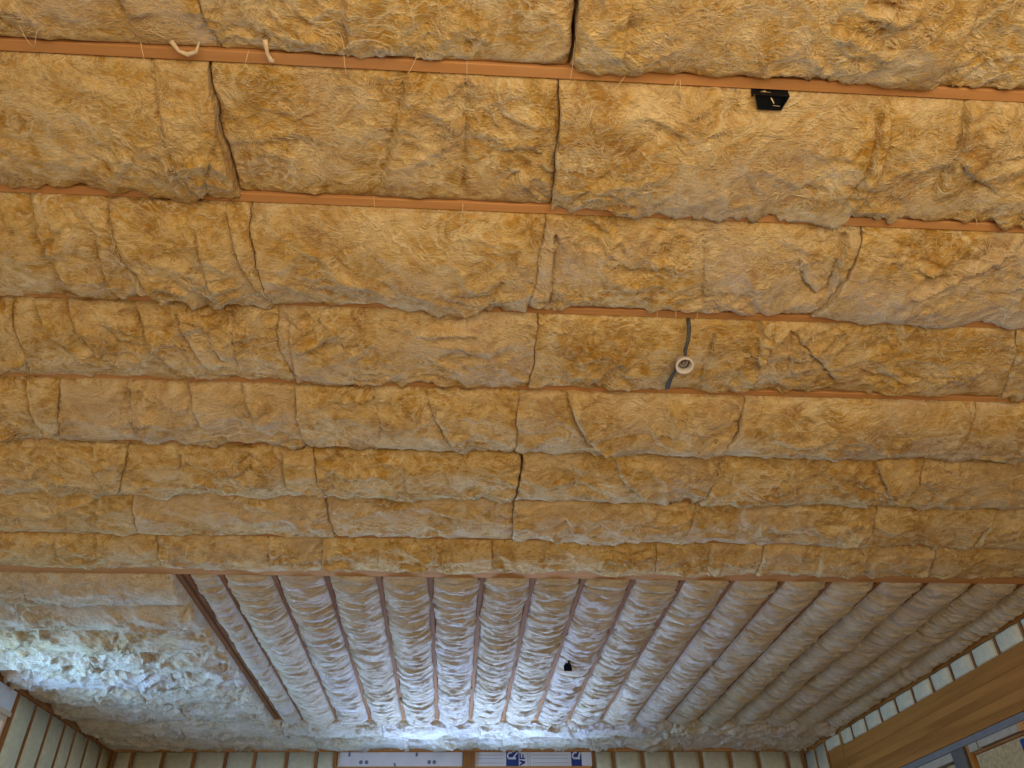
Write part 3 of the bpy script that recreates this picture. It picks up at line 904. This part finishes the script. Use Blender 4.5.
# ------------------------------------------------------------------ ceiling batts, crosswise rows nearest the camera
ROWY = dict(zip('ABCDEFGH', [0.884 + 0.608 * k for k in range(8)]))
BULGE = {'A': [.018, .022, .045, .03], 'B': [.05, .012, .048, .024], 'C': [.058, .052, .028, .048],
         'D': [.04, .046, .038, .032, .022, .03], 'E': [.05, .05, .052, .058, .06, .055], 'F': [.055, .055, .06, .05, .05, .055],
         'G': [.04, .04, .04, .034, .05, .045, .045, .045], 'H': [.045, .045, .05, .05, .05, .05, .045, .045]}
LIP = {'A': [.004, .004, .014, .014], 'B': [.03, .003, .03, .014], 'C': [.032, .03, .006, .02],
       'D': [.02, .014, .018, .008, .006, .012], 'E': [.03, .026, .03, .03, .03, .03], 'F': [.03] * 6,
       'G': [.012, .012, .01, .01, .024, .026, .026, .026], 'H': [.01] * 8}
GAPS = {('A', 1): (.005, .006), ('A', 2): (.007, .004), ('B', 0): (.0005, .003), ('B', 1): (.005, .001), ('B', 2): (.001, .001), ('C', 1): (.003, .001), ('F', 3): (.007, .001),
        ('F', 2): (.001, .006), ('D', 3): (.003, .001), ('G', 3): (.002, .001)}
LOOK = {('A', 0): 'with a fluffy fold', ('A', 1): 'with upright creases', ('A', 2): 'broad and smoothly bulging', ('A', 3): 'cut by the right edge',
        ('B', 0): 'with a V-shaped crease', ('B', 1): 'flat, with two upright creases', ('B', 2): 'beside the black box', ('B', 3): 'with a torn triangular fold',
        ('C', 0): 'with long diagonal folds', ('C', 1): 'smooth and golden', ('C', 2): 'with a narrow upright flap', ('C', 3): 'smooth, at the right edge',
        ('D', 0): 'a sliver at the left edge', ('D', 1): 'with many diagonal folds', ('D', 2): 'smooth, with a pale patch', ('D', 3): 'behind the bulb socket', ('D', 4): 'dark, right of the bulb socket',
        ('D', 5): 'a sliver at the right edge', ('E', 0): 'with a left-edge fold', ('E', 1): 'ragged, with diagonal folds', ('E', 2): 'with an angled crease', ('E', 3): 'with a rounded flap',
        ('E', 4): 'smooth and deeply bulging', ('E', 5): 'at the right edge',
        ('F', 2): 'with a hanging pale lip', ('F', 3): 'right of the dark slit'}
ROWN = dict(zip('ABCDEFGH', ORD))
VIS0 = {'G': 1, 'H': 1}
near = {}
for r, (seams, creases) in ROWS.items():
    y0, y1 = ROWY[r] + JW / 2 + 0.002, ROWY[r] + 0.608 - JW / 2 - 0.002
    if r == 'H':
        y1 = Y7 - 0.077
    S = [list(s) for s in seams]
    for k in (0, len(S) - 1):
        mx = float(np.clip(np.mean([q[0] for q in S[k]]), XL + 0.01, XR - 0.01))
        S[k] = [(mx, y0), (mx, y1)]
    if r in 'H':
        S[-1] = [(XR - 0.01, y0), (XR - 0.01, y1)]
    if r in 'GH':
        S[0] = [(XL + 0.01, y0), (XL + 0.01, y1)]
    res = 0.010 if r in 'ABCD' else 0.014
    n = len(S) - 1
    for i in range(n):
        o = batt('insulation_batt', S[i], S[i + 1], y0, y1, BULGE[r][i], creases, M['batt'], res,
                 rough=1.15 if i <= 1 and r in 'DEF' else 1.0, gap=GAPS.get((r, i), (.0005, .0005)), lip=LIP[r][i], fibres=34 if r in 'ABCD' else 20, dent=(1.063, 1.545, 0.085, 0.012) if (r, i) == ('B', 2) else None)
        look = LOOK.get((r, i), '')
        tag(o, ('glass wool batt %s, %s row from top, %s from left' % (look, ROWN[r], ORD[i])).replace(' ,', ','),
            'insulation', 'batts between the crosswise joists')
        near[(r, i)] = o

# ------------------------------------------------------------------ crosswise batts left of the doubled joist
LSX = [-3.36, -3.62, -3.05, -3.5, -2.9, -3.4, -3.15]
ly = [Y7 + 0.068] + LY + [10.154]
for k in range(7):
    y0, y1 = ly[k] + (0.022 if k else 0), ly[k + 1] - (0.023 if k < 6 else 0.003)
    for i, (a, c) in enumerate(((XL + 0.01, LSX[k]), (LSX[k], -2.212))):
        cr = []
        if k == 0:
            cr = [([(-3.98, y0), (-3.9, y1)], 10, 12, 8)]
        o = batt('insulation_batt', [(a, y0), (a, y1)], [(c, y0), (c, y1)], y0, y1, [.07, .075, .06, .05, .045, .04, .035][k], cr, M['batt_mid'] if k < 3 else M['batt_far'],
                 0.016, rough=[1.0, 1.2, 1.6, 2.0, 2.2, 2.0, 1.4][k], gap=(-.001, -.001), lip=0.025)
        tag(o, 'tan wool batt in the left field, %s row behind the beam, %s' % (ORD[k], ['at the left wall', 'against the doubled joist'][i]),
            'insulation', 'batts left of the doubled joist')

# ------------------------------------------------------------------ long pleated rolls between the lengthwise joists
def roll(x0, x1, ya, yb, bulge, seed, arc_y):
    res = 0.016
    nu, nv = max(10, int((x1 - x0) / 0.018)), int((yb - ya) / res)
    u = np.linspace(0, 1, nu)
    u = u - 0.04 * np.sin(2 * np.pi * u)
    y = np.linspace(ya, yb, nv)
    jl = 0.008 * perlin(y * 3, y * 0 + seed)
    X = (x0 + jl)[:, None] + ((x1 - x0) * np.ones(nv) - jl + 0.006 * perlin(y * 3, y * 0 + seed + 9))[:, None] * u[None, :]
    Y = np.repeat(y[:, None], nu, 1)
    s = np.abs(2 * np.repeat(u[None, :], nv, 0) - 1)
    prof = (1 - s ** 2.3) ** 0.8
    sag = bulge * prof * (1 + 0.25 * perlin(Y * 1.3, X * 0 + seed)) * (1 - 0.65 * np.exp(-(Y - ya) / 0.22))
    # pleats: irregular ridges across the bay
    yy = Y + 0.02 * perlin(X * 5 + seed, Y * 3) + 0.012 * perlin(X * 14 + seed, Y * 9)
    p1 = ridged(X * 1.2 + seed, yy * 7.5 + seed, 2) - 0.5
    p2 = ridged(X * 2.5 + seed * 2, yy * 17, 3) - 0.4
    p3 = perlin(X * 6 + seed, yy * 38)
    sag = sag + (0.030 * p1 + 0.032 * p2 + 0.008 * p3) * (0.35 + 0.65 * prof)
    sag = sag + 0.35 * wool_relief(X + seed, Y, 1.0)
    sag = sag - 0.012 * s ** 12
    for ay in arc_y:
        d = Y - ay
        sag = sag - 0.026 * np.exp(-(d / 0.02) ** 2) + 0.014 * np.exp(-((d + 0.07) / 0.05) ** 2)
    ed = np.minimum(Y - ya, yb - Y)
    sag = sag - 0.02 * np.exp(-ed / 0.03)
    low = np.clip((sag - 0.004) / 0.010, 0, 1)
    side = np.sign(np.repeat(u[None, :], nv, 0) - 0.5)
    X = X + side * low * np.exp(-((1 - s) / 0.10) ** 2) * 0.034 * np.clip(0.65 + 1.3 * perlin(Y * 2.3 + side * 7, X * 0 + seed), 0, 1.6)
    return grid_solid('insulation_roll', X, Y, ZC - sag, ZC + 0.185, M['batt_roll'])


xs = [-2.097] + SX + [XR - 0.005]
rr = np.random.default_rng(5)
for k in range(len(xs) - 1):
    x0, x1 = xs[k] + (0.023 if k else 0.003), xs[k + 1] - (0.023 if k < len(xs) - 2 else 0.0)
    arcs = [6.55 + 0.25 * rr.random()] if k in (1, 2, 4, 5, 6, 8) else [6.9 + 1.5 * rr.random()]
    arcs.append(8.6 + 0.8 * rr.random())
    torn = x0 < 1.095 < x1
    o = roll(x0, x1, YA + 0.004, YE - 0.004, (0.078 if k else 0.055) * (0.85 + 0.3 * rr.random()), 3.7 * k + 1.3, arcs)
    if k == 0:
        lb = 'narrow pleated wool roll beside the doubled joist'
    elif torn:
        lb = 'pleated wool roll with a small black triangle poking through, running to the back wall'
    elif k == len(xs) - 2:
        lb = 'shadowed wool roll along the right wall above the timber beam'
    else:
        lb = 'pleated tan wool roll running to the back wall, %s bay right of the doubled joist' % ORD[k]
    tag(o, lb, 'insulation', 'rolls between the lengthwise joists')

# ------------------------------------------------------------------ two crosswise rows against the back wall
for j, (y0, y1) in enumerate(((10.198, 10.837), (10.883, YB - 0.012))):
    cols = [XL + 0.01, -3.36, -2.14, -0.92, 0.30, 1.52, 2.74, 3.96, XR - 0.01]
    cols = [c + (0.3 * j if 0 < i < 8 else 0) for i, c in enumerate(cols)]
    for i in range(8):
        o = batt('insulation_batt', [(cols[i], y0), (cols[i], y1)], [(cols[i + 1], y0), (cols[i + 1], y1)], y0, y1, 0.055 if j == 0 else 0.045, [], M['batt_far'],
                 0.018, rough=1.7, gap=(-.001, -.001), lip=0.02)
        tag(o, 'wool batt in the %s, %s from left' % (['row just beyond the lengthwise rolls', 'last row touching the back wall'][j], ORD[i]),
            'insulation', 'batts along the back wall')

# ------------------------------------------------------------------ loose strands and tufts hanging from the near batts
STR = [
    ('A', 0, [(-1.476, 1.385), (-1.464, 1.487)]), ('A', 0, [(-1.402, 1.381), (-1.464, 1.487)]), ('A', 0, [(-1.107, 1.446), (-1.107, 1.51), (-1.109, 1.573)]),
    ('A', 1, [(-0.756, 1.455), (-0.781, 1.514)]), ('A', 1, [(-0.439, 1.444), (-0.437, 1.525)]), ('A', 1, [(-0.193, 1.441), (-0.23, 1.513)]),
    ('A', 1, [(-0.024, 1.45), (-0.022, 1.54)]), ('A', 2, [(0.335, 1.359), (0.337, 1.52)]), ('A', 2, [(0.531, 1.468), (0.471, 1.552)]),
    ('A', 2, [(0.711, 1.48), (0.682, 1.56)]), ('A', 2, [(0.721, 1.48), (0.762, 1.634)]), ('B', 1, [(-0.385, 2.052), (-0.382, 2.124)]),
    ('B', 1, [(-0.029, 2.069), (-0.032, 2.127)]), ('C', 2, [(0.893, 2.655), (0.91, 2.761)]), ('C', 2, [(0.984, 2.658), (0.998, 2.757)]),
    ('C', 2, [(1.086, 2.66), (1.108, 2.766)]), ('B', 3, [(1.969, 1.699), (1.893, 1.749), (1.828, 1.795)]), ('B', 3, [(2.101, 2.028), (2.135, 2.08)])]
for r, i, pts in STR:
    P = []
    for a, c in zip(pts, pts[1:]):
        for t in np.linspace(0, 1, 5)[(1 if P else 0):]:
            P.append((a[0] + (c[0] - a[0]) * t, a[1] + (c[1] - a[1]) * t))
    n = len(P)
    z0 = ZC - 0.018
    P3 = [(x, y, z0 - 0.016 * math.sin(math.pi * k / (n - 1))) for k, (x, y) in enumerate(P)]
    tube('fibre_strand', P3, 0.0011, M['strand'], near[(r, i)], 5)
for r, i, pts in [('A', 0, [(-1.004, 1.432), (-0.985, 1.462), (-0.961, 1.478), (-0.927, 1.461), (-0.912, 1.432)]), ('A', 1, [(-0.694, 1.41), (-0.692, 1.455), (-0.687, 1.485), (-0.676, 1.48)])]:
    z0 = ZC - 0.022
    tube('tuft', [(x, y, z0 - 0.008 * (k % 2)) for k, (x, y) in enumerate(pts)], 0.010, M['tuft'], near[(r, i)], 7, [0.9, 0.6, 0.9, 0.6, 0.3][:len(pts)])

# ------------------------------------------------------------------ bulb socket hanging on its cable
sx, sy, sz = 1.071, 2.925, ZC - 0.120
sock = bpy.data.objects.new('bulb_socket', None)
COL.objects.link(sock)
sock.location = (sx, sy, sz)
tag(sock, 'cream bulb socket hanging from grey cable in front of the batts', 'bulb socket')
prof = [(r_ * 1.22, z_ * 1.22) for r_, z_ in [(0.004, 0.045), (0.016, 0.044), (0.021, 0.036), (0.024, 0.020), (0.031, 0.004), (0.036, -0.016), (0.037, -0.024), (0.034, -0.027), (0.029, -0.026), (0.026, -0.012), (0.022, 0.012), (0.004, 0.014)]]
body = link('socket_shell', lathe('socket_shell', prof, None), M['porcelain'], sock)
tilt = Vector((-0.05, -0.40, -0.91)).to_track_quat('-Z', 'Y').to_euler()
body.rotation_euler = tilt
c = link('contact', lathe('contact', [(0.0005, -0.006), (0.010, -0.006), (0.013, 0.000), (0.013, 0.010), (0.0005, 0.012)], None, 16), M['brass'], body)
c = link('screw_thread', lathe('screw_thread', [(0.0255, -0.010), (0.0245, -0.006), (0.0255, -0.002), (0.0240, 0.002), (0.0248, 0.006), (0.0232, 0.010), (0.0225, 0.010)], None, 20), M['brass'], body)
tube('cable', [(1.066, 2.735, ZC + 0.01), (1.065, 2.745, ZC - 0.045), (1.069, 2.80, ZC - 0.075), (1.066, 2.86, ZC - 0.092), (1.076, 2.90, ZC - 0.098), (sx, sy + 0.028, sz + 0.036)],
     0.0095, M['cable'], sock, 8, [1, 1.05, 1, 1, 0.75, 0.7])
tube('cable', [(sx - 0.004, sy + 0.03, sz + 0.03), (1.060, 3.02, ZC - 0.082), (1.055, 3.07, ZC - 0.080), (1.052, 3.13, ZC - 0.078), (1.056, 3.18, ZC - 0.074), (1.066, 3.20, ZC - 0.05)],
     0.0085, M['cable'], sock, 8, [0.7, 0.8, 1, 1.3, 1.4, 0.9])
tube('cable', [(1.055, 3.10, ZC - 0.080), (1.040, 3.15, ZC - 0.080), (1.046, 3.185, ZC - 0.078), (1.060, 3.225, ZC - 0.055)], 0.006, M['cable'], sock, 7)

# ------------------------------------------------------------------ black wiring box beside the first joist
bx = bpy.data.objects.new('black_piece', None)
COL.objects.link(bx)
bx.location = (1.063, 1.540, ZC - 0.030)
tag(bx, 'small black plastic junction box fixed to the joist near the top edge', 'junction box')
bm = bmesh.new()
lo_, hi_ = [(-0.064, -0.024), (0.062, -0.024), (0.050, 0.034), (-0.036, 0.034)], [(-0.064, -0.024), (0.062, -0.024), (0.056, 0.036), (-0.045, 0.036)]
A = [bm.verts.new((x, y, 0)) for x, y in lo_]
I = [bm.verts.new((x * 0.88, y * 0.86, 0)) for x, y in lo_]
D = [bm.verts.new((x * 0.88, y * 0.86, 0.012)) for x, y in lo_]
B = [bm.verts.new((x, y, 0.12)) for x, y in hi_]
for p, q in ((A, B), (I, A), (D, I)):
    for k in range(4):
        bm.faces.new((p[k], p[(k + 1) % 4], q[(k + 1) % 4], q[k]))
bm.faces.new(D)
bm.faces.new(B)
bmesh.ops.recalc_face_normals(bm, faces=bm.faces)
me = bpy.data.meshes.new('black_shell')
bm.to_mesh(me)
bm.free()
link('black_shell', me, M['black'], bx)
tube('wire', [(1.062, 1.530, ZC - 0.022), (1.068, 1.536, ZC - 0.028), (1.076, 1.546, ZC - 0.029), (1.080, 1.552, ZC - 0.022)], 0.0022, M['strand'], bx, 6)
box('mounting_tab', (0.992, 1.5165, ZC - 0.02), (0.998, 1.530, ZC + 0.04), M['black'], bx)

# ------------------------------------------------------------------ added matte black wedge, making a dark triangle in a pleated roll
b2 = bpy.data.objects.new('black_piece', None)
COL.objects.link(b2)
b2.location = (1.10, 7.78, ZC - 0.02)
tag(b2, 'small matte black wedge showing as a triangle in a pleated roll', 'junction box')
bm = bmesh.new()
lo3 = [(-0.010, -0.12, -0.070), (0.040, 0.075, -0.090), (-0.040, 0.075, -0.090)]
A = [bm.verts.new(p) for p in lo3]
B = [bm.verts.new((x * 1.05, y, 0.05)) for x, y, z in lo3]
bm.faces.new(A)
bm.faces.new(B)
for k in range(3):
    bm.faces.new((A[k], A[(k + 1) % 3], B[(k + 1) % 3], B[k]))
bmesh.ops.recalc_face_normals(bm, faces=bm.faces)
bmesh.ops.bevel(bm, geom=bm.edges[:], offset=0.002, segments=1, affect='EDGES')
me = bpy.data.meshes.new('black_shell')
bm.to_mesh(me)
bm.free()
link('black_shell', me, M['matte_black'], b2)
tube('torn_edge', [(1.045, 7.875, ZC - 0.096), (1.085, 7.880, ZC - 0.102), (1.130, 7.878, ZC - 0.100), (1.165, 7.870, ZC - 0.092)], 0.007, M['tuft'], b2, 7, [0.5, 1, 1, 0.5])
